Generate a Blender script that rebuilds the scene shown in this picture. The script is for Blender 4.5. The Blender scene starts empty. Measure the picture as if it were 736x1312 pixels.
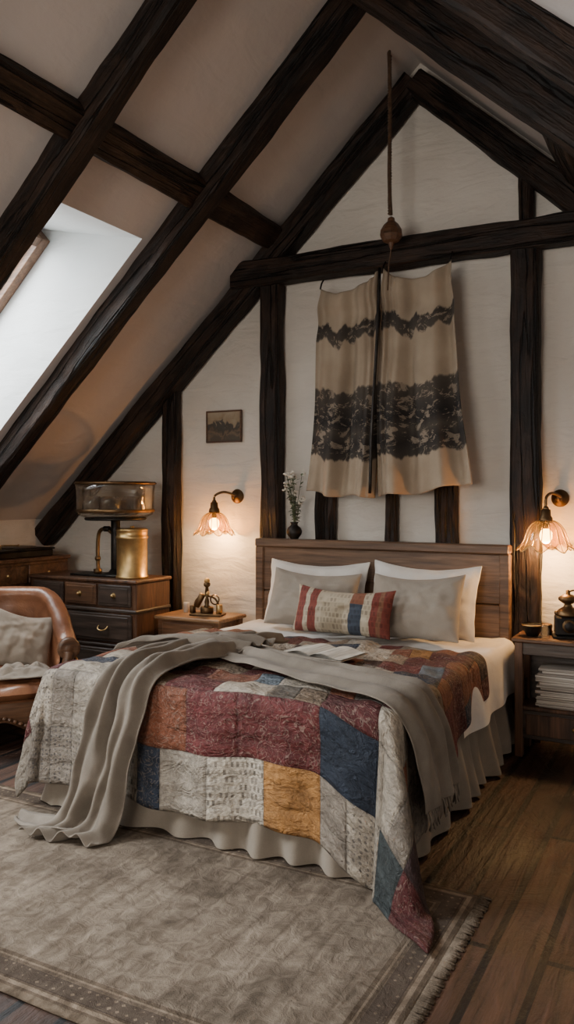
import bpy, bmesh, math, random
from mathutils import Vector, Matrix, noise
random.seed(7)
pi=math.pi; sin=math.sin; cos=math.cos
scene=bpy.context.scene
COL=scene.collection

# ------------------------------------------------------------------ materials
def newmat(name, rough=.6, metal=0., base=(.5,.5,.5)):
    m=bpy.data.materials.new(name); m.use_nodes=True
    b=m.node_tree.nodes['Principled BSDF']
    b.inputs['Roughness'].default_value=rough
    b.inputs['Metallic'].default_value=metal
    b.inputs['Base Color'].default_value=(*base,1)
    return m,b
def nd(m,t,**kw):
    n=m.node_tree.nodes.new(t)
    for k,v in kw.items():
        if k in n.inputs: n.inputs[k].default_value=v
        else: setattr(n,k,v)
    return n
def lk(m,a,b): m.node_tree.links.new(a,b)
def ramp(m,fac,stops,interp='LINEAR'):
    r=nd(m,'ShaderNodeValToRGB'); cr=r.color_ramp; cr.interpolation=interp
    while len(cr.elements)>1: cr.elements.remove(cr.elements[-1])
    cr.elements[0].position=stops[0][0]; cr.elements[0].color=(*stops[0][1],1)
    for p,c in stops[1:]:
        e=cr.elements.new(p); e.color=(*c,1)
    lk(m,fac,r.inputs[0]); return r.outputs[0]
def mixc(m,f,a,b,mode='MIX'):
    n=nd(m,'ShaderNodeMix',data_type='RGBA',blend_type=mode)
    for s,v in ((n.inputs[0],f),(n.inputs[6],a),(n.inputs[7],b)):
        if hasattr(v,'links'): lk(m,v,s)
        elif isinstance(v,(tuple,list)): s.default_value=(*v,1) if len(v)==3 else v
        else: s.default_value=v
    return n.outputs[2]
def mth(m,op,a,b=0.):
    n=nd(m,'ShaderNodeMath',operation=op)
    for s,v in ((n.inputs[0],a),(n.inputs[1],b)):
        if hasattr(v,'links'): lk(m,v,s)
        else: s.default_value=v
    return n.outputs[0]
def coords(m,which='Object',scale=(1,1,1),rot=(0,0,0),loc=(0,0,0)):
    t=nd(m,'ShaderNodeTexCoord'); mp=nd(m,'ShaderNodeMapping')
    mp.inputs['Scale'].default_value=scale; mp.inputs['Rotation'].default_value=rot; mp.inputs['Location'].default_value=loc
    lk(m,t.outputs[which],mp.inputs[0]); return mp.outputs[0]
def noi(m,vec,scale,detail=4,dist=0,rough=.5):
    n=nd(m,'ShaderNodeTexNoise'); n.inputs['Scale'].default_value=scale; n.inputs['Detail'].default_value=detail
    n.inputs['Distortion'].default_value=dist; n.inputs['Roughness'].default_value=rough
    lk(m,vec,n.inputs['Vector']); return n.outputs['Fac']
def bump(m,b,h,strength=.3,dist=.01):
    n=nd(m,'ShaderNodeBump'); n.inputs['Strength'].default_value=strength; n.inputs['Distance'].default_value=dist
    lk(m,h,n.inputs['Height'])
    if b.inputs['Normal'].links: lk(m,b.inputs['Normal'].links[0].from_socket,n.inputs['Normal'])
    lk(m,n.outputs[0],b.inputs['Normal'])

def wood(name,c1,c2,axis='X',sc=1.,rough=.5,bs=.4,spec=.5,cracks=False):
    m,b=newmat(name,rough)
    s={'X':(1,14,14),'Y':(14,1,14),'Z':(14,14,1)}[axis]
    v=coords(m,'Object',tuple(k*sc for k in s))
    n1=noi(m,v,1.6,8,.8); n2=noi(m,v,7,5,.3)
    c=ramp(m,n1,[(.3,c1),(.7,c2)])
    d=ramp(m,n2,[(.3,(.6,.6,.6)),(.6,(1,1,1))])
    col=mixc(m,1.,c,d,'MULTIPLY')
    if cracks:
        n3=noi(m,coords(m,'Object',(.55,11,11)),1.,3,.5)
        ck=mth(m,'ABSOLUTE',mth(m,'SUBTRACT',n3,.5))
        cm=ramp(m,ck,[(0,(0,0,0)),(.012,(.25,.25,.25)),(.03,(1,1,1))])
        n4=noi(m,coords(m,'Object',(2,4,4)),2.5,6,1.)
        col=mixc(m,1.,col,ramp(m,n4,[(.35,(.45,.42,.4)),(.65,(1.5,1.45,1.4))]),'MULTIPLY')
        col=mixc(m,.9,col,cm,'MULTIPLY'); bump(m,b,cm,1.,.02); bump(m,b,n4,.5,.03)
    lk(m,col,b.inputs['Base Color'])
    b.inputs['Specular IOR Level'].default_value=spec
    bump(m,b,mth(m,'ADD',n1,n2),bs,.006)
    return m
def plaster(name,c1,c2,b1=.35):
    m,b=newmat(name,.9)
    v=coords(m,'Object')
    n=noi(m,v,1.3,6,.3); n2=noi(m,v,22,6); n3=noi(m,coords(m,'Object',(1,1,3.5)),3,5,.6)
    lk(m,ramp(m,n,[(.3,c1),(.7,c2)]),b.inputs['Base Color'])
    bump(m,b,n2,b1,.006); bump(m,b,n,b1,.05); bump(m,b,n3,b1,.03)
    b.inputs['Specular IOR Level'].default_value=.2
    return m
def fabric(name,c1,c2,sc=1.,rough=.95,wr=.25,weave=600):
    m,b=newmat(name,rough)
    v=coords(m,'Object')
    n=noi(m,v,9*sc,5,.5); w=noi(m,v,weave,2)
    c=ramp(m,n,[(.3,c1),(.7,c2)])
    lk(m,mixc(m,.35,c,ramp(m,w,[(.3,(.45,.45,.45)),(.7,(1,1,1))]),'MULTIPLY'),b.inputs['Base Color'])
    bump(m,b,n,wr,.02); bump(m,b,w,.25,.001)
    b.inputs['Specular IOR Level'].default_value=.15
    b.inputs['Sheen Weight'].default_value=.08
    return m
def metal(name,c,rough=.3,var=.4):
    m,b=newmat(name,rough,1.,c)
    v=coords(m,'Object'); n=noi(m,v,14,5)
    lk(m,ramp(m,n,[(.3,tuple(k*(1-var) for k in c)),(.65,c)]),b.inputs['Base Color'])
    lk(m,ramp(m,n,[(.3,(rough+.25,)*3),(.7,(rough,)*3)]),b.inputs['Roughness'])
    return m

BEAM=wood('beam_wood',(.006,.0035,.0025),(.034,.018,.011),'X',1,.6,1.,.3,True)
BEAMB=wood('beam_wood_brown',(.014,.008,.005),(.055,.030,.018),'X',1,.6,1.,.3,True)
WALL=plaster('plaster_wall',(.62,.565,.50),(.76,.705,.63),.6)
CEIL=plaster('plaster_ceiling',(.54,.485,.45),(.61,.55,.51),.25)
REVEAL=plaster('plaster_reveal',(.66,.68,.67),(.78,.79,.78),.3)
WALNUT=wood('walnut',(.06,.027,.013),(.20,.095,.046),'X',1,.4,.2)
HEADW=wood('headboard_wood',(.080,.042,.023),(.235,.13,.072),'X',.8,.5,.3)
WALNUTZ=wood('walnut_v',(.045,.021,.012),(.16,.075,.038),'Z',1,.45,.2)
OAK=wood('oak_top',(.18,.095,.045),(.38,.22,.11),'X',.8,.4,.15)
DKWOOD=wood('dark_cabinet_wood',(.028,.019,.015),(.09,.062,.047),'X',1,.38,.2)
SASH=wood('sash_wood',(.12,.06,.035),(.26,.14,.08),'X',1,.5,.2)
BRASS=metal('aged_brass',(.66,.44,.19),.3)
DKBRASS=metal('dark_brass',(.18,.11,.055),.35)
IRON=metal('dark_iron',(.05,.045,.042),.4)
WHITE=fabric('white_linen',(.68,.635,.585),(.77,.73,.68),.6,.95,.4)
GREY=fabric('grey_linen',(.29,.245,.20),(.36,.31,.255),.6,.95,.4,500)
THROW=fabric('throw_linen',(.165,.138,.110),(.24,.203,.165),.8,.95,.35,420)
SKIRT=fabric('skirt_linen',(.225,.187,.146),(.30,.255,.205),.5,.95,.3,450)
CUSH=fabric('cushion_linen',(.28,.23,.18),(.38,.32,.26),.8)
PAGES,_b=newmat('paper_pages',.9,0,(.55,.52,.46))
_n=noi(PAGES,coords(PAGES,'Object',(1,1,60)),8,2); lk(PAGES,ramp(PAGES,_n,[(.3,(.36,.33,.28)),(.7,(.62,.58,.51))]),_b.inputs['Base Color'])
ROPE=fabric('rope_fibre',(.07,.04,.025),(.13,.08,.05),5)
LEATHER,_b=newmat('brown_leather',.32)
_v=coords(LEATHER,'Object'); _n=noi(LEATHER,_v,5,6,.4); _w=nd(LEATHER,'ShaderNodeTexVoronoi'); _w.inputs['Scale'].default_value=110; lk(LEATHER,_v,_w.inputs['Vector'])
lk(LEATHER,ramp(LEATHER,_n,[(.3,(.12,.045,.022)),(.7,(.33,.145,.072))]),_b.inputs['Base Color'])
bump(LEATHER,_b,_n,.3,.03); bump(LEATHER,_b,_w.outputs[0],.25,.002)

def glassy(name,tint,rough=.05,tr=.75,emis=None,es=0):
    m=bpy.data.materials.new(name); m.use_nodes=True; t=m.node_tree
    for n in list(t.nodes): t.nodes.remove(n)
    out=nd(m,'ShaderNodeOutputMaterial'); tp=nd(m,'ShaderNodeBsdfTransparent'); tp.inputs[0].default_value=(*tint,1)
    gl=nd(m,'ShaderNodeBsdfGlossy'); gl.inputs['Roughness'].default_value=rough
    tl=nd(m,'ShaderNodeBsdfTranslucent'); tl.inputs[0].default_value=(*tint,1)
    lw=nd(m,'ShaderNodeLayerWeight'); lw.inputs[0].default_value=.35
    nz=noi(m,coords(m,'Object'),30,2)
    mx=nd(m,'ShaderNodeMixShader'); mx.inputs[0].default_value=1-tr
    lk(m,tp.outputs[0],mx.inputs[1]); lk(m,tl.outputs[0],mx.inputs[2])
    m2=nd(m,'ShaderNodeMixShader'); lk(m,mth(m,'MULTIPLY',lw.outputs['Facing'],mth(m,'ADD',nz,.1)),m2.inputs[0]); lk(m,mx.outputs[0],m2.inputs[1]); lk(m,gl.outputs[0],m2.inputs[2])
    last=m2.outputs[0]
    if emis:
        e=nd(m,'ShaderNodeEmission'); e.inputs[0].default_value=(*emis,1); e.inputs[1].default_value=es
        a=nd(m,'ShaderNodeAddShader'); lk(m,last,a.inputs[0]); lk(m,e.outputs[0],a.inputs[1]); last=a.outputs[0]
    lk(m,last,out.inputs[0]); return m
SHADE=glassy('amber_glass',(.86,.62,.32),.08,.985,(1,.58,.14),.06)
GLASS=glassy('clear_glass',(.95,.935,.90),.05,.94)
PANE=glassy('window_pane',(.97,.98,.98),.02,1.)
BULB=bpy.data.materials.new('bulb_glow'); BULB.use_nodes=True
_b=BULB.node_tree.nodes['Principled BSDF']; _b.inputs['Emission Color'].default_value=(1,.62,.22,1); _b.inputs['Emission Strength'].default_value=24
_n=noi(BULB,coords(BULB,'Object'),5,1); lk(BULB,ramp(BULB,_n,[(0,(.9,.7,.5)),(1,(1,.8,.6))]),_b.inputs['Base Color'])

# ------------------------------------------------------------------ mesh builder
class MB:
    def __init__(s): s.bm=bmesh.new(); s.uvl=s.bm.loops.layers.uv.new('UVMap')
    def merge(s,t,mat,smooth,M=None):
        if M is not None: bmesh.ops.transform(t,matrix=M,verts=t.verts)
        for f in t.faces: f.material_index=mat; f.smooth=smooth
        me=bpy.data.meshes.new('tmp'); t.to_mesh(me); t.free(); s.bm.from_mesh(me); bpy.data.meshes.remove(me)
    def box(s,c,size,mat=0,rot=None,bev=.004,seg=1):
        t=bmesh.new(); bmesh.ops.create_cube(t,size=1)
        bmesh.ops.scale(t,vec=size,verts=t.verts)
        if bev>0: bmesh.ops.bevel(t,geom=list(t.edges),offset=min(bev,min(size)*.45),segments=seg,affect='EDGES',profile=.5)
        M=Matrix.Translation(c)
        if rot: M=M@Matrix.Rotation(rot[2],4,'Z')@Matrix.Rotation(rot[1],4,'Y')@Matrix.Rotation(rot[0],4,'X')
        s.merge(t,mat,False,M)
    def b2(s,x0,x1,y0,y1,z0,z1,mat=0,bev=.004): s.box(((x0+x1)/2,(y0+y1)/2,(z0+z1)/2),(abs(x1-x0),abs(y1-y0),abs(z1-z0)),mat,None,bev)
    def lathe(s,prof,c=(0,0,0),mat=0,seg=32,flute=None,rot=None,smooth=True,caps=True):
        t=bmesh.new(); rings=[]
        for i,(r,z) in enumerate(prof):
            ring=[]
            for k in range(seg):
                a=2*pi*k/seg; rr,zz=r,z
                if flute: rr,zz=flute(r,z,a,i/(len(prof)-1))
                ring.append(t.verts.new((rr*cos(a),rr*sin(a),zz)))
            rings.append(ring)
        for i in range(len(rings)-1):
            for k in range(seg):
                t.faces.new((rings[i][k],rings[i][(k+1)%seg],rings[i+1][(k+1)%seg],rings[i+1][k]))
        if caps:
            if prof[0][0]>1e-4: t.faces.new(rings[0][::-1])
            if prof[-1][0]>1e-4: t.faces.new(rings[-1])
        bmesh.ops.remove_doubles(t,verts=t.verts,dist=1e-5)
        M=Matrix.Translation(c)
        if rot: M=M@Matrix.Rotation(rot[2],4,'Z')@Matrix.Rotation(rot[1],4,'Y')@Matrix.Rotation(rot[0],4,'X')
        s.merge(t,mat,smooth,M)
    def cyl(s,c,r,h,mat=0,seg=24,rot=None,r2=None):
        r2=r if r2 is None else r2
        s.lathe([(r*.92,-h/2),(r,-h/2+min(.1*r,h*.2)),(r2,h/2-min(.1*r,h*.2)),(r2*.92,h/2)],c,mat,seg,rot=rot)
    def sph(s,c,r,mat=0,sc=(1,1,1),seg=16):
        t=bmesh.new(); bmesh.ops.create_uvsphere(t,u_segments=seg,v_segments=max(6,seg//2),radius=r)
        bmesh.ops.scale(t,vec=sc,verts=t.verts); s.merge(t,mat,True,Matrix.Translation(c))
    def tube(s,pts,r,mat=0,seg=8,sub=4,closed=False):
        P=[Vector(p) for p in pts]
        if sub>1 and len(P)>2: P=catmull(P,sub)
        n=len(P); t=bmesh.new(); rings=[]; up=Vector((.13,.31,.94)).normalized()
        for i in range(n):
            tg=(P[min(i+1,n-1)]-P[max(i-1,0)]).normalized()
            x=tg.cross(up)
            if x.length<.05: x=tg.cross(Vector((1,0,0)))
            x.normalize(); y=tg.cross(x)
            rr=r(i/(n-1)) if callable(r) else r
            rings.append([t.verts.new(P[i]+(x*cos(2*pi*k/seg)+y*sin(2*pi*k/seg))*rr) for k in range(seg)])
        for i in range(n-1):
            for k in range(seg): t.faces.new((rings[i][k],rings[i][(k+1)%seg],rings[i+1][(k+1)%seg],rings[i+1][k]))
        t.faces.new(rings[0][::-1]); t.faces.new(rings[-1])
        s.merge(t,mat,True)
    def grid(s,fn,nu,nv,mat=0,smooth=True,M=None,uv=True):
        t=bmesh.new(); ul=t.loops.layers.uv.new('UVMap')
        V=[[t.verts.new(fn(i/nu,j/nv)) for j in range(nv+1)] for i in range(nu+1)]
        for i in range(nu):
            for j in range(nv):
                try: f=t.faces.new((V[i][j],V[i+1][j],V[i+1][j+1],V[i][j+1]))
                except Exception: continue
                for l,(a,b) in zip(f.loops,((i,j),(i+1,j),(i+1,j+1),(i,j+1))): l[ul].uv=(a/nu,b/nv)
        s.merge(t,mat,smooth,M)
    def done(s,name,mats,loc=(0,0,0),rot=(0,0,0),solid=0,sub=0,merge=0,recalc=True):
        if merge: bmesh.ops.remove_doubles(s.bm,verts=s.bm.verts,dist=merge)
        if recalc: bmesh.ops.recalc_face_normals(s.bm,faces=s.bm.faces)
        me=bpy.data.meshes.new(name); s.bm.to_mesh(me); s.bm.free()
        for m in mats: me.materials.append(m)
        o=bpy.data.objects.new(name,me); COL.objects.link(o); o.location=loc; o.rotation_euler=rot
        if solid:
            q=o.modifiers.new('s','SOLIDIFY'); q.thickness=solid; q.offset=0
        if sub:
            q=o.modifiers.new('ss','SUBSURF'); q.levels=sub; q.render_levels=sub
        return o
def catmull(P,sub):
    out=[]; n=len(P)
    for i in range(n-1):
        p0=P[max(i-1,0)];p1=P[i];p2=P[i+1];p3=P[min(i+2,n-1)]
        for k in range(sub):
            t=k/sub
            out.append(.5*((2*p1)+(p2-p0)*t+(2*p0-5*p1+4*p2-p3)*t*t+(3*p1-p0-3*p2+p3)*t**3))
    out.append(P[-1]); return out
def beam(name,p0,p1,w,h,side,mat=BEAM,amp=.014):
    p0=Vector(p0);p1=Vector(p1); x=(p1-p0); L=x.length; x.normalize()
    y=Vector(side); y=(y-x*y.dot(x)).normalized(); z=x.cross(y)
    sd=random.random()*50
    ch=.014; hw,hh=w/2,h/2
    cs=[(-hw+ch,-hh),(-hw/3,-hh),(hw/3,-hh),(hw-ch,-hh),(hw,-hh+ch),(hw,0),(hw,hh-ch),(hw-ch,hh),(hw/3,hh),(-hw/3,hh),(-hw+ch,hh),(-hw,hh-ch),(-hw,0),(-hw,-hh+ch)]
    n=max(4,int(L/.06)); t=bmesh.new(); R=[]
    for i in range(n+1):
        xx=L*i/n; r=[]
        for (a,b) in cs:
            d=noise.noise_vector(Vector((xx*1.8+sd,a*9,b*9)))*amp+noise.noise_vector(Vector((xx*7+sd,a*16,b*16)))*amp*.45
            r.append(t.verts.new((xx,a+d.y,b+d.z)))
        R.append(r)
    k=len(cs)
    for i in range(n):
        for j in range(k): t.faces.new((R[i][j],R[i+1][j],R[i+1][(j+1)%k],R[i][(j+1)%k]))
    t.faces.new(R[0]); t.faces.new(R[-1][::-1])
    bmesh.ops.recalc_face_normals(t,faces=t.faces)
    me=bpy.data.meshes.new(name); t.to_mesh(me); t.free(); me.materials.append(mat)
    o=bpy.data.objects.new(name,me); COL.objects.link(o)
    M=Matrix.Identity(4)
    for i,v in enumerate((x,y,z)): M[0][i],M[1][i],M[2][i]=v
    M.translation=p0; o.matrix_world=M
    return o
def poly(name,verts,faces,mat):
    me=bpy.data.meshes.new(name); me.from_pydata(verts,[],faces); me.materials.append(mat)
    o=bpy.data.objects.new(name,me); COL.objects.link(o); return o

# ------------------------------------------------------------------ room shell
AX=-1.69; AZ=4.22; SL=.93; XL=-4.88; XR=1.5; YF=-1.5; YB=5.0
def zl(x): return AZ+SL*(x-AX)
def zr(x): return AZ-SL*(x-AX)
# floor
FLOOR,b=newmat('floor_boards',.5)
v=coords(FLOOR,'Object',(1,1,1),(0,0,pi/2))
br=nd(FLOOR,'ShaderNodeTexBrick'); br.inputs['Scale'].default_value=1; br.inputs['Brick Width'].default_value=2.6; br.inputs['Row Height'].default_value=.16
br.inputs['Mortar Size'].default_value=.014; br.inputs['Mortar Smooth'].default_value=.15; br.offset=.37
br.inputs['Color1'].default_value=(.026,.0135,.009,1); br.inputs['Color2'].default_value=(.062,.032,.020,1); br.inputs['Mortar'].default_value=(.0015,.001,.001,1)
lk(FLOOR,v,br.inputs['Vector'])
g=noi(FLOOR,coords(FLOOR,'Object',(16,1.2,1)),1.8,8,.8); g2=noi(FLOOR,coords(FLOOR,'Object',(1.6,.8,1)),2.6,7,.6,.65)
c=mixc(FLOOR,.9,br.outputs['Color'],ramp(FLOOR,g,[(.3,(.35,.33,.31)),(.7,(1.5,1.42,1.35))]),'MULTIPLY')
c=mixc(FLOOR,.9,c,ramp(FLOOR,g2,[(.38,(.42,.40,.38)),(.62,(1.5,1.42,1.34))]),'MULTIPLY')
lk(FLOOR,c,b.inputs['Base Color']); lk(FLOOR,ramp(FLOOR,g2,[(.3,(.38,.38,.38)),(.7,(.72,.72,.72))]),b.inputs['Roughness'])
b.inputs['Specular IOR Level'].default_value=.45
bump(FLOOR,b,br.outputs['Fac'],-1.,.03); bump(FLOOR,b,g,.7,.01); bump(FLOOR,b,g2,.6,.03)
mb=MB(); mb.b2(XL-.15,XR+.15,YF-.2,YB+.2,-.12,0,0,0); mb.done('floor',[FLOOR])
def prism(name,pts,y0,y1,mat):
    n=len(pts); vs=[(x,y0,z) for x,z in pts]+[(x,y1,z) for x,z in pts]
    fs=[list(range(n))[::-1],[i+n for i in range(n)]]+[[i,(i+1)%n,(i+1)%n+n,i+n] for i in range(n)]
    return poly(name,vs,fs,mat)
prism('wall_gable',[(XL-.15,0),(XR+.15,0),(XR+.15,zr(XR+.15)),(AX,AZ),(XL-.15,zl(XL-.15))],YB,YB+.2,WALL)
mb=MB(); mb.b2(XL-.15,XL,YF,YB,0,zl(XL),0,0); mb.done('wall_left',[WALL])
mb=MB(); mb.b2(XR,XR+.15,YF,YB,0,zr(XR),0,0); mb.done('wall_right',[WALL])
wx0,wx1,wz0,wz1=-2.6,-.8,.95,2.45  # opening for an unseen rear window, added for fill light
mb=MB()
def q(ptslist):
    t=bmesh.new(); t.faces.new([t.verts.new(p) for p in ptslist]); mb.merge(t,0,False)
Y=YF
q([(XL,Y,0),(wx0,Y,0),(wx0,Y,zl(wx0)),(XL,Y,zl(XL))])
q([(wx1,Y,0),(XR,Y,0),(XR,Y,zr(XR)),(wx1,Y,zr(wx1))])
q([(wx0,Y,0),(wx1,Y,0),(wx1,Y,wz0),(wx0,Y,wz0)])
q([(wx0,Y,wz1),(wx1,Y,wz1),(wx1,Y,zr(wx1)),(AX,Y,AZ),(wx0,Y,zl(wx0))])
mb.done('wall_rear',[WALL],recalc=False)
mb=MB()
for z in (wz0+.03,wz1-.03): mb.b2(wx0,wx1,YF-.05,YF+.03,z-.03,z+.03)
for x in (wx0+.03,(wx0+wx1)/2,wx1-.03): mb.b2(x-.03,x+.03,YF-.05,YF+.03,wz0,wz1)
mb.b2(wx0+.03,wx1-.03,YF-.02,YF-.015,wz0+.03,wz1-.03,1,0)
mb.done('window_3',[SASH,PANE])
OFF=.93
ox0,ox1=-4.55,-3.03
ops=[(3.09,3.86),(.35,1.75)]  # second opening is an unseen skylight, added for fill light
mb=MB()
ys=[YF,.35,1.75,3.09,3.86,YB]; xs=[XL,ox0,ox1,AX]
for i in range(len(ys)-1):
    for j in range(3):
        if j==1 and (ys[i],ys[i+1]) in ops: continue
        a,b_,c_,d_=xs[j],xs[j+1],ys[i],ys[i+1]
        q([(a,c_,zl(a)),(b_,c_,zl(b_)),(b_,d_,zl(b_)),(a,d_,zl(a))])
mb.done('ceiling_left',[CEIL],recalc=False)
poly('ceiling_right',[(AX,YF,AZ),(XR,YF,zr(XR)),(XR,YB,zr(XR)),(AX,YB,AZ)],[(0,1,2,3)],CEIL)
def zw(x): return zl(x)+OFF
tx=-3.84; bx=-4.92
for k,(ya,yb) in enumerate(ops):
    mb=MB()
    zt=zl(ox1); zb=zl(ox0)
    A=(ox1,zt);B=(tx,zw(tx));C=(bx,zw(bx));D=(ox0,zb)
    for (p,r) in ((A,B),(C,D)): q([(p[0],ya,p[1]),(r[0],ya,r[1]),(r[0],yb,r[1]),(p[0],yb,p[1])])
    for y in (ya,yb): q([(p[0],y,p[1]) for p in (A,B,C,D)])
    mb.done('trim_%d'%(k+1),[REVEAL],recalc=False)
    mb=MB(); ang=-math.atan(SL)
    cx=(tx+bx)/2; cz=zw(cx); L=math.hypot(tx-bx,zw(tx)-zw(bx)); yc=(ya+yb)/2; W=yb-ya
    R=Matrix.Translation((cx,yc,cz))@Matrix.Rotation(ang,4,'Y')
    fw=.07
    def fb(x0,x1,y0,y1,z0,z1,m=0):
        t=bmesh.new(); bmesh.ops.create_cube(t,size=1); bmesh.ops.scale(t,vec=(x1-x0,y1-y0,z1-z0),verts=t.verts)
        bmesh.ops.bevel(t,geom=list(t.edges),offset=.006,segments=1,affect='EDGES') if m==0 else None
        mb.merge(t,m,False,R@Matrix.Translation(((x0+x1)/2,(y0+y1)/2,(z0+z1)/2)))
    fb(-L/2,L/2,-W/2,-W/2+fw,-.12,.03); fb(-L/2,L/2,W/2-fw,W/2,-.12,.03)
    fb(-L/2,-L/2+fw,-W/2+fw,W/2-fw,-.12,.03); fb(L/2-fw,L/2,-W/2+fw,W/2-fw,-.12,.03)
    fb(-L/2+fw,L/2-fw,-W/2+fw,-W/2+fw+.04,-.05,.0); fb(-L/2+fw,L/2-fw,W/2-fw-.04,W/2-fw,-.05,.0)
    fb(-L/2+fw,L/2-fw,-W/2+fw,W/2-fw,0.0,.006,1)
    mb.done('window_%d'%(k+1),[SASH,PANE])
    ld=bpy.data.lights.new('skylight_daylight','AREA'); ld.shape='RECTANGLE'; ld.size=L; ld.size_y=W
    ld.energy=(95,360)[k]; ld.color=(.95,.975,1.)  # second energy is fill through the added skylight
    lo=bpy.data.objects.new('skylight_daylight',ld); COL.objects.link(lo)
    nrm=Vector((SL,0,-1)).normalized()
    lo.matrix_world=Matrix.Translation(Vector((cx,yc,cz))-nrm*.06)@Vector((0,0,-1)).rotation_difference(nrm).to_matrix().to_4x4()
ld=bpy.data.lights.new('rear_window_fill','AREA'); ld.shape='RECTANGLE'; ld.size=wx1-wx0; ld.size_y=wz1-wz0; ld.energy=115; ld.color=(1,.91,.81)  # soft fill from behind, set outside the added rear window
lo=bpy.data.objects.new('rear_window_fill',ld); COL.objects.link(lo); lo.location=((wx0+wx1)/2,YF-.12,(wz0+wz1)/2); lo.rotation_euler=(pi/2,0,0)
w=bpy.data.worlds.new('world'); scene.world=w; w.use_nodes=True
bg=w.node_tree.nodes['Background']; bg.inputs[0].default_value=(.75,.85,1,1); bg.inputs[1].default_value=.8

# ------------------------------------------------------------------ timber frame
nn=math.hypot(1,SL)
def rafter(y,wd=.135,h=.155,off=0.,sides=(-1,1)):
    for sgn in sides:
        d=(h/2-.01)*nn+off
        xe=XL+.02 if sgn<0 else XR-.02
        ze=zl(xe) if sgn<0 else zr(xe)
        beam('rafter',(xe,y,ze-d),(AX+ .0*sgn,y,AZ-d+.0),wd,h,(0,1,0))
rafter(4.915,.14,.165,.07); rafter(3.99,.14,.16,0,(-1,)); rafter(3.58,.20,.20,0,(1,)); rafter(2.98); rafter(1.93); rafter(.1)
for sx,f,ys_ in ((-2.73,zl,YF+.01),(-.65,zr,3.6)):
    n_=Vector((SL if sx<-1.69 else -SL,0,-1)).normalized()
    c0=Vector((sx,0,f(sx)))+n_*.035
    beam('purlin',(c0.x,ys_,c0.z),(c0.x,YB-.014,c0.z),.17,.12,n_.cross(Vector((0,1,0))),BEAMB)
beam('tie_beam',(-3.02,4.90,2.985),(XR-.45,4.90,2.985),.15,.175,(0,1,0))
beam('wall_post',(-2.735,4.93,0),(-2.735,4.93,2.90),.12,.145,(0,1,0))
beam('wall_post',(-1.01,4.93,0),(-1.01,4.93,2.905),.12,.165,(0,1,0))
beam('wall_post',(-1.01,4.95,3.07),(-1.01,4.95,3.36),.07,.08,(0,1,0))
beam('wall_post',(-3.60,4.94,0),(-3.60,4.94,2.24),.10,.135,(0,1,0))
beam('wall_post',(.6,4.93,0),(.6,4.93,2.1),.12,.165,(0,1,0))
for x,wd in ((-2.335,.14),(-1.87,.085),(-1.50,.14)):
    beam('wall_stud',(x,4.96,.3),(x,4.96,1.72),.06,wd,(0,1,0))
beam('wall_rail',(-2.42,4.96,1.76),(-1.40,4.96,1.76),.06,.09,(0,1,0))

# ------------------------------------------------------------------ rug
RUG,b=newmat('faded_rug',1.)
v=coords(RUG,'Object')
n1=noi(RUG,coords(RUG,'Object',(9,1.2,1)),2.2,7,.6); n2=noi(RUG,v,3.2,6,.4); n3=noi(RUG,v,260,2); n4=noi(RUG,v,16,5,1.,.65)
vo=nd(RUG,'ShaderNodeTexVoronoi'); vo.inputs['Scale'].default_value=9; lk(RUG,v,vo.inputs['Vector'])
c=ramp(RUG,n1,[(.3,(.135,.108,.083)),(.7,(.22,.18,.142))])
c=mixc(RUG,.8,c,ramp(RUG,n2,[(.35,(.62,.6,.58)),(.6,(1.12,1.1,1.08))]),'MULTIPLY')
c=mixc(RUG,.7,c,ramp(RUG,n4,[(.38,(.6,.58,.56)),(.6,(1.15,1.15,1.15))]),'MULTIPLY')
c=mixc(RUG,.3,c,ramp(RUG,vo.outputs[0],[(.1,(.5,.45,.42)),(.5,(1.1,1.1,1.1))]),'MULTIPLY')
sx=nd(RUG,'ShaderNodeSeparateXYZ'); lk(RUG,v,sx.inputs[0])
pl_=mth(RUG,'ABSOLUTE',mth(RUG,'SUBTRACT',mth(RUG,'FRACT',mth(RUG,'MULTIPLY',sx.outputs[0],6.5)),.5))
c=mixc(RUG,.28,c,ramp(RUG,pl_,[(.42,(1,1,1)),(.5,(.45,.42,.4))]),'MULTIPLY')
hx,hy=1.60,.605
ex=mth(RUG,'SUBTRACT',hx,mth(RUG,'ABSOLUTE',sx.outputs[0])); ey=mth(RUG,'SUBTRACT',hy,mth(RUG,'ABSOLUTE',sx.outputs[1]))
em=mth(RUG,'MINIMUM',ex,ey)
bd=ramp(RUG,em,[(0,(.75,.72,.68)),(.018,(.5,.45,.41)),(.03,(1.2,1.15,1.1)),(.045,(.42,.37,.34)),(.055,(1.05,1.,.95)),(.12,(.6,.56,.53)),(.13,(1.2,1.15,1.1)),(.14,(.5,.45,.41)),(.155,(1,1,1))],'CONSTANT')
c=mixc(RUG,.75,c,bd,'MULTIPLY')
vk=nd(RUG,'ShaderNodeTexVoronoi'); vk.inputs['Scale'].default_value=30; vk.distance='MANHATTAN'; vk.inputs['Randomness'].default_value=.2; lk(RUG,v,vk.inputs['Vector'])
inb=mth(RUG,'MULTIPLY',mth(RUG,'LESS_THAN',em,.12),mth(RUG,'GREATER_THAN',em,.055))
c=mixc(RUG,mth(RUG,'MULTIPLY',inb,mth(RUG,'MULTIPLY',mth(RUG,'GREATER_THAN',vk.outputs['Distance'],.42),.7)),c,(.04,.03,.025))
lk(RUG,c,b.inputs['Base Color']); bump(RUG,b,n3,.6,.003); bump(RUG,b,n4,.7,.012); bump(RUG,b,n1,.6,.01)
b.inputs['Specular IOR Level'].default_value=.05
mb=MB()
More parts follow.
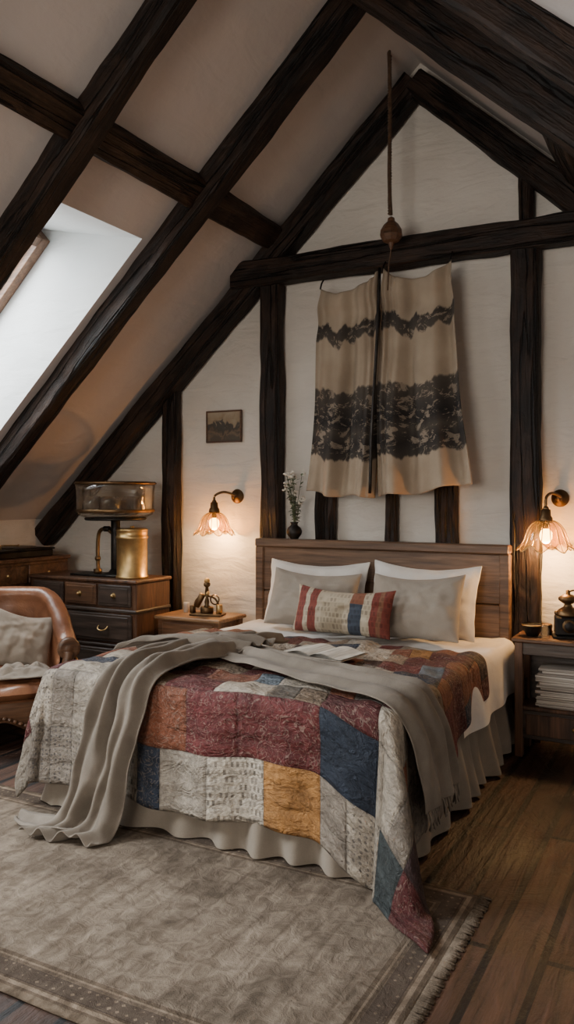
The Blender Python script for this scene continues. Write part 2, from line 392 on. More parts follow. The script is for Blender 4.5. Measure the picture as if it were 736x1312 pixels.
def rf(u,v_):
    x=(u-.5)*2*hx; y=(v_-.5)*2*hy
    e=min(hx-abs(x),hy-abs(y))
    z=.010+.003*noise.noise(Vector((x*2,y*2,0)))+(0 if e>.02 else -.006)
    return (x+.006*noise.noise(Vector((y*3,1,x*0))),y+.008*noise.noise(Vector((x*2,4,0))),z)
mb.grid(rf,120,60,0)
for i in range(150):
    y=-hy+2*hy*(i+.5)/150
    for s_ in (-1,1):
        x=s_*hx; dx=s_*(.022+.012*random.random()); dy=random.uniform(-.006,.006)
        mb.tube([(x-s_*.01,y,.009),(x+dx*.5,y+dy,.006),(x+dx,y+dy*2,.004)],.0018,0,4,1)
mb.done('area_rug',[RUG],(-.745-hx,2.30,0),solid=.006)

# ------------------------------------------------------------------ bed
x0,x1,yf,yh,zt=-2.75,-1.10,2.86,4.84,.62
def sm(t): t=max(0,min(1,t)); return t*t*(3-2*t)
def drape(a,b,top,r=.05,flare=.07,fold=.02,k=26,wr=.006,seed=0,gx0=x0,gx1=x1,gf=yf,grow=.35,coneL=.10,coneR=.24,zmin=.018):
    da=max(0,a-gx1); sx_=1
    if a<gx0: da=gx0-a; sx_=-1
    db=max(0,gf-b)
    px=min(max(a,gx0),gx1); py=max(b,gf)
    rho=math.hypot(da,db)
    if rho<1e-6:
        z=top+wr*noise.noise(Vector((a*5,b*5,seed)))*1.6+wr*noise.noise(Vector((a*14,b*9,seed+3)))
        return Vector((px,py,z))
    phi=math.atan2(da,db); cf=sin(2*phi) if (da>0 and db>0) else 0
    phd=phi if sx_<0 else (pi/2)*(phi/(pi/2))**1.25
    dx,dy=sx_*sin(phd),-cos(phd)
    L=r*pi/2
    if rho<L: th=rho/r; out=r*sin(th); dn=r*(1-cos(th))
    else: e=rho-L; out=r+flare*e; dn=r+e*.985
    s_=px+(-py)*sx_ + phi*.28*sx_
    g=sm(rho/grow)
    out+=g*fold*(sin(k*s_+seed)+.6*sin(k*.47*s_+1.3+seed)+.5*noise.noise(Vector((a*6,b*6,seed+8))))
    out+=(coneR if sx_>0 else coneL)*cf*max(0,rho-r)
    out+=g*cf*.030*sin(phi*8+seed)
    dn*=(1-.10*cf)
    z=top-dn+(wr*.6)*noise.noise(Vector((a*5,b*5,seed)))*(1-g)
    if z<zmin+.0:
        ex_=zmin-z; out+=ex_*(.8 if sx_>0 else .5); z=zmin+.022*(.5+.5*sin(phi*9+rho*16))*min(1,ex_*6)
    return Vector((px+dx*out,py+dy*out,z))
mb=MB()
hxa,hxb=-2.79,-1.075
for z0_,z1_ in ((.12,.52),(.525,.80),(.805,1.10)): mb.b2(hxa+.02,hxb-.02,4.80,4.845,z0_,z1_,0,.006)
mb.b2(hxa,hxb,4.775,4.855,1.10,1.155,0,.008)
mb.b2(hxa,hxa+.06,4.785,4.85,0,1.10,0,.006); mb.b2(hxb-.06,hxb,4.785,4.85,0,1.10,0,.006)
mb.b2(x0+.06,x1-.06,yf+.08,4.78,.16,.34,0,.01)
for x in (x0+.1,x1-.1):
    for y in (yf+.12,4.7): mb.box((x,y,.088),(.07,.07,.145),0)
mb.box(((x0+x1)/2,(yf+4.78)/2+.01,.46),(x1-x0-.05,4.78-yf-.05,.26),1,None,.06,4)
mb.grid(lambda u,v_: drape(x0-.28+(x1-x0+.60)*u, 3.70+(4.79-3.70)*v_, .607,.055,.10,.014,15,.012,2,grow=.3),90,50,1)
per=[(x0,4.76),(x0,yf+.03),(x0+.03,yf),(x1-.03,yf),(x1,yf+.03),(x1,4.76)]
def per_at(t):
    Ls=[math.dist(per[i],per[i+1]) for i in range(5)]; T=sum(Ls)*t
    for i in range(5):
        if T<=Ls[i] or i==4:
            f=min(1,T/Ls[i]); a=per[i]; c_=per[i+1]
            dx,dy=(c_[0]-a[0])/Ls[i],(c_[1]-a[1])/Ls[i]
            return a[0]+dx*Ls[i]*f,a[1]+dy*Ls[i]*f,dy,-dx,
        T-=Ls[i]
PT=sum(math.dist(per[i],per[i+1]) for i in range(5))
def sk(u,v_):
    x,y,nx,ny=per_at(u); s=u*PT; nx,ny=-abs(nx) if x<(x0+.02) else (abs(nx) if x>x1-.02 else nx), -abs(ny)
    g=(1-v_)
    o=.012+g*.055+(.006+.022*g)*(sin(s*30+2.5*sin(s*4))+.5*sin(s*13+1))
    o+=.05*noise.noise(Vector((s*3,g,4)))*g
    return (x+nx*o,y+ny*o,.020+.39*v_)
mb.grid(sk,520,14,2)
bed=mb.done('bed',[HEADW,WHITE,SKIRT],recalc=False)

# quilt
QU,b=newmat('quilt_patchwork',.9)
at=nd(QU,'ShaderNodeAttribute'); at.attribute_name='patch'
ap=nd(QU,'ShaderNodeAttribute'); ap.attribute_name='kind'
ks=nd(QU,'ShaderNodeSeparateColor'); lk(QU,ap.outputs['Color'],ks.inputs[0])
uv=nd(QU,'ShaderNodeTexCoord').outputs['UV']
def mapv(m,vec,s,rot=0):
    mp=nd(m,'ShaderNodeMapping'); mp.inputs['Scale'].default_value=s; mp.inputs['Rotation'].default_value=(0,0,rot); lk(m,vec,mp.inputs[0]); return mp.outputs[0]
n1=noi(QU,uv,1.6,6,.8,.6); wv=noi(QU,uv,90,2); n5=noi(QU,uv,7,4,1.5,.6)
pr=nd(QU,'ShaderNodeTexBrick'); pr.inputs['Scale'].default_value=1; pr.inputs['Brick Width'].default_value=.085; pr.inputs['Row Height'].default_value=.13; pr.inputs['Mortar Size'].default_value=.022; pr.offset=.4
pr.inputs['Color1'].default_value=(1,1,1,1);pr.inputs['Color2'].default_value=(.18,.17,.17,1);pr.inputs['Mortar'].default_value=(1,1,1,1); lk(QU,uv,pr.inputs['Vector'])
wave=nd(QU,'ShaderNodeTexWave'); wave.wave_type='RINGS'; wave.inputs['Scale'].default_value=1.6; wave.inputs['Distortion'].default_value=3; wave.inputs['Detail'].default_value=2; lk(QU,uv,wave.inputs['Vector'])
cell=nd(QU,'ShaderNodeUVMap'); cell.uv_map='cell'; cs_=nd(QU,'ShaderNodeSeparateXYZ'); lk(QU,cell.outputs[0],cs_.inputs[0])
base=mixc(QU,.8,at.outputs['Color'],ramp(QU,n1,[(.3,(.6,.58,.57)),(.7,(1.2,1.2,1.2))]),'MULTIPLY')
base=mixc(QU,mth(QU,'MULTIPLY',ks.outputs[0],.8),base,mixc(QU,1.,at.outputs['Color'],pr.outputs['Color'],'MULTIPLY'))
sw=noi(QU,uv,4.2,1,2.6,.4); sl=ramp(QU,mth(QU,'ABSOLUTE',mth(QU,'SUBTRACT',sw,.5)),[(0,(1,1,1)),(.018,(1,1,1)),(.032,(0,0,0))])
base=mixc(QU,mth(QU,'MULTIPLY',mth(QU,'MULTIPLY',ks.outputs[1],.33),sl),base,(.38,.30,.24))
dots=nd(QU,'ShaderNodeTexVoronoi'); dots.inputs['Scale'].default_value=11; dots.inputs['Randomness'].default_value=.35; lk(QU,uv,dots.inputs['Vector'])
base=mixc(QU,mth(QU,'MULTIPLY',mth(QU,'MULTIPLY',ks.outputs[2],.6),mth(QU,'LESS_THAN',dots.outputs['Distance'],.26)),base,(.05,.045,.05))
base=mixc(QU,.35,base,ramp(QU,n5,[(.40,(.45,.45,.45)),(.5,(1,1,1)),(.60,(1.5,1.5,1.45))]),'MULTIPLY')
base=mixc(QU,.4,base,ramp(QU,wv,[(.3,(.5,.5,.5)),(.7,(1.1,1.1,1.1))]),'MULTIPLY')
def edge(s): return mth(QU,'ABSOLUTE',mth(QU,'SUBTRACT',s,.5))
mxs=mth(QU,'MAXIMUM',edge(cs_.outputs[0]),edge(cs_.outputs[1]))
seam=ramp(QU,mxs,[(.44,(1,1,1)),(.5,(0,0,0))])
base=mixc(QU,.5,base,ramp(QU,mxs,[(.47,(1,1,1)),(.5,(.35,.35,.35))]),'MULTIPLY')
lk(QU,base,b.inputs['Base Color']); bump(QU,b,seam,.5,.012)
wave2=nd(QU,'ShaderNodeTexWave'); wave2.wave_type='BANDS'; wave2.bands_direction='Y'; wave2.inputs['Scale'].default_value=.9; wave2.inputs['Distortion'].default_value=2.; wave2.inputs['Detail'].default_value=3; lk(QU,mapv(QU,uv,(.35,1,1)),wave2.inputs['Vector'])
bump(QU,b,wave.outputs['Fac'],.25,.006); bump(QU,b,noi(QU,mapv(QU,uv,(1,1.6,1)),3,5,1.2,.6),.9,.03); bump(QU,b,n5,.5,.012); bump(QU,b,wave2.outputs['Fac'],.4,.01); bump(QU,b,sl,.5,.006)
b.inputs['Specular IOR Level'].default_value=.3; b.inputs['Roughness'].default_value=.7
PC={'M':(.110,.024,.023),'N':(.030,.040,.062),'C':(.36,.31,.25),'R':(.21,.072,.038),'O':(.32,.155,.05),'G':(.19,.16,.13),'B':(.25,.18,.125),'P':(.43,.375,.305),'T':(.045,.054,.055),'D':(.050,.027,.026),'S':(.12,.14,.16),'W':(.42,.385,.335)}
rows=[(11,"C2 G2 G1 C1 P2 N1 C2 P2 O2 G1 C2 T2 M2"),
(11,"M2 C2 G1 C1 P2 R2 M2 M3 N2 C2 G1 D2"),
(7,"G2 M2 C2 R2 B1 M2 C2 G1 B1 M2 C2 R1 D2"),
(6,"D1 C2 N2 P2 B1 M2 R2 S1 C2 R1 G1 M1 C2 G2"),
(6,"M2 R2 C1 M2 O1 G1 B2 M2 C1 N2 G1 R2 S1 C2"),
(6,"C2 N1 R2 G1 C2 B1 M2 C1 S2 R2 M1 C1 B2 N2"),
(6,"M2 C1 G1 M1 C2 R2 B1 D1 B2 M2 G1 C1 N2 R1 M2"),
(6,"C1 R2 C2 M1 G2 R1 C2 N1 S1 R2 D1 M2 S1 M3"),
(6,"N2 G1 R2 C1 M2 O1 C2 D2 R1 C2 B1 M2 R2 N1"),
(6,"R1 M2 C2 S1 R2 G1 M2 C1 N2 C2 R1 O1 M2 R2"),
(6,"C2 G2 M1 R2 C1 N2 M2 B1 C2 M1 G2 R1 D2 M1")]
NC,K=22,5
cells=[];rj=[];cum=0
for ri,(h_,r_) in enumerate(rows):
    L=[]; pos=0
    for tk in r_.split():
        n_=int(tk[1:])
        for k in range(n_): L.append((tk[0],pos,n_))
        pos+=n_
    assert pos==22,(ri,pos)
    cells.append(L)
    for t_ in range(h_): rj.append((ri,cum,h_))
    cum+=h_
NJ=cum
bmq=bmesh.new(); ul=bmq.loops.layers.uv.new('UVMap'); ul2=bmq.loops.layers.uv.new('cell'); cl=bmq.loops.layers.float_color.new('patch'); kl=bmq.loops.layers.float_color.new('kind')
b1=4.13
def qpos(i,j):
    u=i/(NC*K); v_=j/NJ
    b0=yf-.545-.17*sm((u-.66)/.16)
    b_=b0+(b1-b0)*v_
    dr=.24+.20*sm((4.1-b_)/1.3)+.20*sm((yf+.55-b_)/.75)
    dl=.36+.08*sm((4.1-b_)/1.3)
    a=x0-dl+(x1-x0+dl+dr)*u
    a+=.012*sin(b_*4); b2=b_+.01*sin(a*7)
    return drape(a,b2,.640,.055,.09,.018,20,.015,1)
V=[[bmq.verts.new(qpos(i,j)) for j in range(NJ+1)] for i in range(NC*K+1)]
rnd=random.Random(3); tint={}
for i in range(NC*K):
    for j in range(NJ):
        f=bmq.faces.new((V[i][j],V[i+1][j],V[i+1][j+1],V[i][j+1])); f.smooth=True
        ri,rs,rh=rj[j]; ch,p0_,n_=cells[ri][i//K]
        key=(p0_,ri)
        if key not in tint: tint[key]=(rnd.uniform(.72,1.25),rnd.random())
        col=tuple(x*tint[key][0] for x in PC[ch]); t2=tint[key][1]
        kd=(1. if (ch=='P' or (ch in 'SGB' and t2<.35)) else 0., 1. if (ch in 'MRND' and t2<.7) else 0., 1. if (ch in 'CGB' and t2>.6) else 0.)
        for l,(p,q_) in zip(f.loops,((i,j),(i+1,j),(i+1,j+1),(i,j+1))):
            l[ul].uv=(p/K/2,q_/10); l[cl]=(*col,1); l[kl]=(*kd,1)
            l[ul2].uv=((p/K-p0_)/n_,(q_-rs)/rh)
me=bpy.data.meshes.new('patchwork_quilt'); bmq.to_mesh(me); bmq.free(); me.materials.append(QU)
o=bpy.data.objects.new('patchwork_quilt',me); COL.objects.link(o)
md=o.modifiers.new('s','SOLIDIFY'); md.thickness=.014; md.offset=0
md=o.modifiers.new('ss','SUBSURF'); md.levels=1; md.render_levels=1

# throw blanket
def ribbon(mb,pts,wds,nrm,na,pl,amp,seed=0,sub=8,mat=0):
    P=catmull([Vector(p) for p in pts],sub); Wd=catmull([Vector(p) for p in wds],sub); Nn=catmull([Vector(p) for p in nrm],sub)
    n=len(P)-1
    def fn(u,v_):
        i=min(n,int(round(u*n))); c_=v_*2-1
        w_=Wd[i]; nv=Nn[i].normalized()
        ph=pl*c_+1.2*noise.noise(Vector((u*4,c_*1.5,seed)))*2
        h=amp*(sin(ph)+.5*sin(ph*.53+seed))+amp*1.3*noise.noise(Vector((P[i].x*7,P[i].y*7+c_*3,P[i].z*7+seed)))
        return P[i]+w_*(c_+.05*noise.noise(Vector((u*9,seed,c_))))+nv*(h+amp*1.4)
    mb.grid(fn,n,na,mat); return P,Wd,Nn
mb=MB()
ribbon(mb,[(-.965,3.10,.26),(-.985,3.08,.42),(-1.03,3.06,.58),(-1.10,3.05,.665),(-1.3,3.09,.672),(-1.6,3.20,.672),(-1.9,3.33,.672),(-2.15,3.42,.672),(-2.42,3.46,.672),(-2.62,3.42,.668)],
       [(.0,.20,.0),(0,.19,0),(0,.18,0),(.02,.17,0),(.03,.16,0),(.05,.14,0),(.05,.13,0),(.03,.16,0),(0,.18,0),(0,.12,0)],
       [(1,0,.1),(1,0,.1),(1,0,.5),(.3,0,1),(0,0,1),(0,0,1),(0,0,1),(0,0,1),(0,0,1),(0,0,1)],36,8,.012,1)
ribbon(mb,[(-2.08,3.66,.682),(-2.18,3.5,.695),(-2.22,3.3,.695),(-2.24,3.05,.69),(-2.26,2.88,.68),(-2.27,2.77,.60),(-2.285,2.725,.45),(-2.31,2.69,.28),(-2.34,2.65,.12),(-2.36,2.60,.045),(-2.39,2.54,.025),(-2.42,2.50,.022)],
       [(.10,.10,0),(.16,.06,0),(.165,.02,0),(.15,.0,0),(.14,.0,0),(.135,0,0),(.135,.0,0),(.14,0,0),(.15,0,0),(.16,.0,0),(.17,.03,0),(.17,.03,0)],
       [(0,0,1),(0,0,1),(0,0,1),(0,0,1),(0,-.4,1),(0,-1,.5),(0,-1,.1),(0,-1,.1),(0,-1,.2),(0,-.5,1),(0,0,1),(0,0,1)],40,12,.020,5)
ribbon(mb,[(-2.0,3.50,.69),(-2.2,3.40,.725),(-2.45,3.33,.71),(-2.6,3.2,.68)],[(.03,.10,0),(.05,.12,0),(.07,.1,0),(.05,.06,0)],[(0,0,1)]*4,20,7,.015,9)
ribbon(mb,[(-2.36,2.62,.05),(-2.50,2.60,.035),(-2.64,2.60,.025),(-2.74,2.62,.022)],[(.02,.09,0),(.0,.085,0),(-.02,.075,0),(-.02,.05,0)],[(0,0,1)]*4,18,6,.010,19)
for i in range(34):
    y=2.91+.385*i/33; 
    mb.tube([(-.955,y,.27),(-.945+random.uniform(-.01,.01),y+random.uniform(-.006,.006),.23),(-.95+random.uniform(-.015,.015),y+random.uniform(-.01,.01),.19)],.0028,0,5,1)
mb.done('throw_blanket',[THROW],solid=.007,sub=1,recalc=False)

# pillows
def pillow(name,w,h,t,mat,loc,rot,flange=0,seed=0):
    mb=MB(); n=30
    for sd in (-1,1):
        def fn(u,v_):
            a=u*2-1; c_=v_*2-1
            aa=min(1,abs(a)/(1-flange)) if flange else abs(a); cc=min(1,abs(c_)/(1-flange)) if flange else abs(c_)
            f=((1-aa**2.6)*(1-cc**2.6)); f=max(0,f)**.55
            f*=1-.18*c_
            x=w/2*a*(1-.055*cos(c_*pi/2)); z=h/2*c_*(1-.07*cos(a*pi/2)) - .03*(1-a*a)*(c_>0)*c_
            wr=noise.noise(Vector((a*3+seed,c_*3,sd)))*.14+noise.noise(Vector((a*7+seed,c_*6,sd)))*.09
            y=sd*t/2*(f*(1+wr*1.5))+.010*noise.noise(Vector((a*2+seed,c_*2,7)))*(abs(a)>.8 or abs(c_)>.8)*1.0
            if flange and f<=0: y+=.006*sin(14*(a if abs(c_)>abs(a) else c_)+seed)
            return (x,y,z)
        mb.grid(fn,n,n,0)
    return mb.done(name,[mat],loc,rot,merge=.0015,sub=1)
r=math.radians
pillow('pillow',.72,.44,.17,WHITE,(-2.28,4.68,.825),(r(-16),0,r(1)),.06,1)
pillow('pillow',.70,.46,.18,WHITE,(-1.565,4.675,.825),(r(-16),r(1),r(-2)),.06,5)
pillow('pillow',.60,.385,.18,GREY,(-2.215,4.50,.81),(r(-24),r(2),r(3)),0,11)
pillow('pillow',.58,.41,.18,GREY,(-1.54,4.46,.81),(r(-24),r(-2),r(-3)),0,17)
LUM,b=newmat('lumbar_patchwork',.9)
v=coords(LUM,'Object'); s_=nd(LUM,'ShaderNodeSeparateXYZ'); lk(LUM,v,s_.inputs[0])
fx=mth(LUM,'ADD',mth(LUM,'MULTIPLY',s_.outputs[0],1/.62),.5)
RD=(.17,.038,.026); CR=(.40,.33,.24); NV=(.04,.05,.07)
cA=ramp(LUM,fx,[(0,CR),(.05,RD),(.14,CR),(.19,RD),(.27,CR),(.33,(.32,.26,.18)),(.55,CR),(.60,NV),(.72,(.44,.37,.27)),(.80,RD),(.86,(.2,.09,.05)),(.9,RD)],'CONSTANT')
cB=ramp(LUM,fx,[(0,CR),(.05,RD),(.14,CR),(.19,RD),(.27,CR),(.60,(.20,.075,.04)),(.72,CR),(.80,RD),(.86,(.2,.09,.05)),(.9,RD)],'CONSTANT')
c=mixc(LUM,mth(LUM,'GREATER_THAN',s_.outputs[2],.03),cA,cB)
pb=nd(LUM,'ShaderNodeTexBrick'); pb.inputs['Scale'].default_value=1; pb.inputs['Brick Width'].default_value=.022; pb.inputs['Row Height'].default_value=.03; pb.inputs['Mortar Size'].default_value=.004
pb.inputs['Color1'].default_value=(1,1,1,1);pb.inputs['Color2'].default_value=(.35,.33,.32,1);pb.inputs['Mortar'].default_value=(1,1,1,1)
cx_=nd(LUM,'ShaderNodeCombineXYZ'); lk(LUM,s_.outputs[0],cx_.inputs[0]); lk(LUM,s_.outputs[2],cx_.inputs[1]); lk(LUM,cx_.outputs[0],pb.inputs['Vector'])
c=mixc(LUM,.6,c,pb.outputs['Color'],'MULTIPLY'); lk(LUM,c,b.inputs['Base Color']); bump(LUM,b,noi(LUM,v,9,4),.3,.02); bump(LUM,b,noi(LUM,v,400,2),.3,.001)
pillow('lumbar_pillow',.62,.29,.15,LUM,(-1.905,4.27,.785),(r(-20),r(1),r(2)),0,23)

# open book
mb=MB()
for sgn in (-1,1):
    def pg(u,v_,s=sgn,base=0):
        return (s*.175*u,(v_-.5)*.235,.010+.020*sin(min(1,u*1.15+.05)*pi)*(1-.35*u))
    mb.grid(pg,14,6,0)
    for k in range(4):
        mb.grid(lambda u,v_,s=sgn,k=k:(s*(.175-.002*k)*u,(v_-.5)*(.235-.002*k),(.010+.020*sin(min(1,u*1.15+.05)*pi)*(1-.35*u))*(1-(k+1)*.2)),10,2,0)
    mb.box((sgn*.09,0,.003),(.182,.245,.004),1,None,.001)
mb.done('open_book',[PAGES,CUSH],(-1.70,3.57,.675),(0,0,r(-8)))

# ------------------------------------------------------------------ tapestry
TAP,b=newmat('printed_cloth',.95)
uv=nd(TAP,'ShaderNodeTexCoord').outputs['UV']; s_=nd(TAP,'ShaderNodeSeparateXYZ'); lk(TAP,uv,s_.inputs[0])
v=coords(TAP,'Object')
nb=noi(TAP,mapv(TAP,uv,(3,1,1)),2.0,4,.3); nf=noi(TAP,mapv(TAP,uv,(8,26,1)),1.,7,.8,.75); ng=noi(TAP,mapv(TAP,uv,(3,9,1)),1.6,5,.6,.6)
hh=mth(TAP,'ADD',s_.outputs[1],mth(TAP,'MULTIPLY',mth(TAP,'SUBTRACT',nb,.5),.14))
band=ramp(TAP,hh,[(.0,(0,0,0)),(.17,(0,0,0)),(.18,(.86,.86,.86)),(.24,(.97,.97,.97)),(.30,(.80,.80,.80)),(.36,(1,1,1)),(.44,(.84,.84,.84)),(.505,(.78,.78,.78)),(.515,(0,0,0)),(.745,(0,0,0)),(.755,(.80,.80,.80)),(.82,(.88,.88,.88)),(.83,(0,0,0))])
ink=mth(TAP,'MULTIPLY',band,ramp(TAP,mth(TAP,'ADD',mth(TAP,'MULTIPLY',nf,.85),mth(TAP,'MULTIPLY',ng,.35)),[(.53,(0,0,0)),(.565,(1,1,1))]))
wash=mth(TAP,'MULTIPLY',band,.48)
bs_=ramp(TAP,noi(TAP,v,4,5),[(.3,(.33,.255,.185)),(.7,(.46,.37,.275))])
wv=noi(TAP,v,500,2)
bs_=mixc(TAP,.3,bs_,ramp(TAP,wv,[(.3,(.5,.5,.5)),(.7,(1,1,1))]),'MULTIPLY')
bs_=mixc(TAP,wash,bs_,(.09,.08,.076))
lk(TAP,mixc(TAP,mth(TAP,'MULTIPLY',ink,.95),bs_,(.020,.020,.022)),b.inputs['Base Color']); bump(TAP,b,wv,.2,.001); bump(TAP,b,noi(TAP,v,5,3),.3,.02)
b.inputs['Specular IOR Level'].default_value=.1
mb=MB()
def tap(xa,xb,xc,xd,za,zb,zc,zd,ph,cside):
    def fn(u,v_):
        xt=xa+(xb-xa)*u; xl=xc+(xd-xc)*u
        sag=.085*sin(u*pi)**.8
        zt_=za+(zb-za)*u-sag+.006*sin(u*13+ph); zb_=zc+(zd-zc)*u-.015*sin(u*pi)+.010*sin(u*11)
        k=v_
        x=xl+(xt-xl)*k; z=zb_+(zt_-zb_)*k
        uc=u if cside<0 else 1-u
        gather=math.exp(-((1-uc)/.16)**2)
        am=.017+.020*(1-k)
        fan=am*(sin(u*13+ph+.8*sin(k*3))+.55*sin(u*24+2*ph+(1-k)*2))+.05*noise.noise(Vector((u*3+ph,k*2.5,1)))
        fan+=gather*.016*sin(u*70)
        sw=math.exp(-((k-.88)/.12)**2)*.022*sin((k*30)+10*(u-.5)**2)
        return (x+.01*sin(k*5+ph),4.765+fan+sw,z)
    mb.grid(fn,90,90,0)
tap(-2.29,-1.865,-2.40,-1.925,2.80,2.855,1.475,1.44,0,-1)
tap(-1.85,-1.425,-1.905,-1.30,2.855,2.86,1.44,1.525,2.1,1)
mb.tube([(-1.86,4.725,2.86),(-1.87,4.705,2.4),(-1.90,4.70,1.9),(-1.915,4.70,1.46)],.009,1,6)  # dark cord standing in for the fold shadow where the panels meet
for x,z in ((-2.29,2.80),(-1.858,2.86),(-1.425,2.865)):
    mb.tube([(x,4.77,z-.01),(x,4.79,z+.03),(x,4.82,z+.06)],.004,1,6)
mb.done('hanging_tapestry',[TAP,IRON],solid=.003,recalc=False)
# rope with wooden pull
mb=MB()
px,py=-1.765,4.65
ztop=zl(px)-.0
mb.tube([(px-.005,py,ztop),(px+.004,py,3.8),(px-.003,py,3.4),(px+.008,py,3.15)],.011,0,8,6)
for k in range(60):
    z=3.16+k*(ztop-3.18)/60
    mb.lathe([(.008,-.008),(.0145,0),(.008,.008)],(px,py,z),0,8,rot=(.4,0,k*.7),caps=False)
mb.lathe([(.004,.10),(.02,.09),(.024,.07),(.045,.05),(.066,.015),(.070,-.015),(.05,-.05),(.02,-.06),(.01,-.09),(.004,-.10)],(px+.01,py,3.04),1,10,smooth=False)
mb.tube([(px+.01,py,2.96),(px,py+.01,2.90),(px-.01,4.66,2.84),(px-.02,4.67,2.70)],.005,0,6)
mb.done('hanging_rope_pull',[ROPE,WALNUT])

# ------------------------------------------------------------------ wall lamps
def wall_lamp(rx,rz,sx,sy,sz,rad,en):
    e=bpy.data.objects.new('wall_lamp',None); COL.objects.link(e); e.location=(rx,5.0,rz)
    mb=MB()
    mb.lathe([(.0,.0),(.05,0),(.052,.008),(.045,.018),(.022,.022),(.018,.045),(.0,.046)],(rx,4.999,rz),0,28,rot=(pi/2,0,0))
    mb.sph((rx,4.945,rz),.02,0)
    top=sz+.165
    mb.tube([(rx,4.96,rz),(rx+.01,4.92,rz+.012),((rx+sx)/2,(sy+4.93)/2,rz+.03),(sx,sy+.012,rz+.005),(sx,sy,top)],.0085,0,10,8)
    mb.sph((sx,sy,top),.017,0)
    mb.lathe([(.014,.05),(.026,.045),(.028,.01),(.036,.0),(.040,-.02),(.034,-.03)],(sx,sy,sz+.115),0,24)
    ob=mb.done('bracket',[DKBRASS]); ob.parent=e; ob.matrix_parent_inverse=Matrix.Translation((-rx,-5,-rz))
    mb=MB()
    def fl(r,z,a,t):
        k=t**3
        return r*(1+.07*k*cos(a*8)+.015*t*cos(a*32)), z-.018*k*cos(a*8)
    prof=[(.034,.098),(.056,.092),(.080,.076),(.098,.052),(.110,.025),(.118,0),(.126,-.022),(.137,-.042),(.148,-.055),(.155,-.060)]
    k=rad/.150
    mb.lathe([(r_*k,z*k) for r_,z in prof],(sx,sy,sz),0,128,flute=fl,caps=False)
    for i in range(16):
        a=2*pi*i/16
        pts=[]
        for j,(r_,z) in enumerate(prof):
            rr,zz=fl(r_*k,z*k,a,j/(len(prof)-1)); pts.append((sx+rr*1.005*cos(a),sy+rr*1.005*sin(a),sz+zz))
        mb.tube(pts,.0028,1,5,2)
    n_=96; pts=[]
    for i in range(n_+1):
        a=2*pi*i/n_; rr,zz=fl(.155*k,-.060*k,a,1); pts.append((sx+rr*cos(a),sy+rr*sin(a),sz+zz))
    mb.tube(pts,.003,1,5,1)
    ob=mb.done('glass_shade',[SHADE,BRASS],solid=0); ob.parent=e; ob.matrix_parent_inverse=Matrix.Translation((-rx,-5,-rz))
    mb=MB(); mb.sph((sx,sy,sz+.010),.036,0,(1,1,1.25)); mb.cyl((sx,sy,sz+.07),.014,.06,1)
    ob=mb.done('bulb',[BULB,DKBRASS]); ob.parent=e; ob.matrix_parent_inverse=Matrix.Translation((-rx,-5,-rz)); 
    ld=bpy.data.lights.new('lamp_light','POINT'); ld.energy=en; ld.color=(1,.56,.22); ld.shadow_soft_size=.03
    lo=bpy.data.objects.new('lamp_light',ld); COL.objects.link(lo); lo.parent=e; lo.location=(sx-rx,sy-5,sz-.05-rz)
wall_lamp(-3.06,1.44,-3.165,4.85,1.235,.135,16)
wall_lamp(-.825,1.43,-.872,4.80,1.205,.150,22)

# picture
PIC,b=newmat('sepia_painting',.6)
s_=nd(PIC,'ShaderNodeSeparateXYZ'); v=coords(PIC,'Object'); lk(PIC,v,s_.inputs[0])
n=noi(PIC,v,16,6,.8); h_=mth(PIC,'ADD',mth(PIC,'ADD',mth(PIC,'MULTIPLY',s_.outputs[2],4.),.35),mth(PIC,'MULTIPLY',mth(PIC,'SUBTRACT',n,.5),.9))
lk(PIC,ramp(PIC,h_,[(0,(.08,.06,.04)),(.15,(.17,.11,.065)),(.28,(.05,.037,.027)),(.42,(.06,.05,.04)),(.48,(.28,.20,.12)),(.8,(.36,.29,.20))]),b.inputs['Base Color'])
mb=MB(); mb.box((0,0,0),(.29,.02,.225),0,None,.004)
for z in (-.11,.11): mb.box((0,-.008,z),(.30,.02,.012),1,None,.003)
for x in (-.145,.145): mb.box((x,-.008,0),(.012,.02,.23),1,None,.003)
mb.done('wall_picture',[PIC,WALNUT],(-3.165,4.985,1.945))

# ------------------------------------------------------------------ vase
mb=MB()
mb.lathe([(.0,0),(.028,0),(.03,.006),(.048,.03),(.052,.05),(.042,.075),(.024,.09),(.022,.10),(.03,.112),(.026,.112),(.019,.10),(.02,.09)],(0,0,0),0,28,caps=False)
GREEN=fabric('leaf_green',(.07,.09,.045),(.14,.17,.085),3); PETAL=fabric('petal_white',(.7,.66,.56),(.85,.82,.74),3)
for i in range(22):
    a=random.uniform(0,2*pi); L=random.uniform(.14,.36); sp_=random.uniform(.02,.11)
    tip=Vector((sp_*cos(a)-.02,sp_*.5*sin(a),.09+L)); mid=Vector((sp_*.35*cos(a),sp_*.3*sin(a),.09+L*.5))
    mb.tube([(0,0,.07),mid,tip],.0018,1,5,5)
    for k in range(9):
        t=.3+.7*k/9; p=mid.lerp(tip,(t-.3)/.7) if t>.5 else Vector((0,0,.09)).lerp(mid,t*1.6)
        d=Vector((random.uniform(-1,1),random.uniform(-1,1),random.uniform(-.1,.7))).normalized(); w_=d.cross(Vector((0,0,1))).normalized()
        ln=random.uniform(.025,.05)
        mb.grid(lambda u,v_,p=p,d=d,w_=w_,ln=ln:p+d*ln*u+w_*(v_-.5)*.022*sin(pi*(u*.9+.05))+Vector((0,0,-.010*u*u)),4,2,1)
    if i%3!=2:
        for k in range(7):
            mb.sph(tip+Vector((random.uniform(-.02,.02),random.uniform(-.02,.02),random.uniform(-.018,.018))),.010,2,(1,1,.7),8)
mb.done('flower_vase',[IRON,GREEN,PETAL],(-2.505,4.815,1.156))

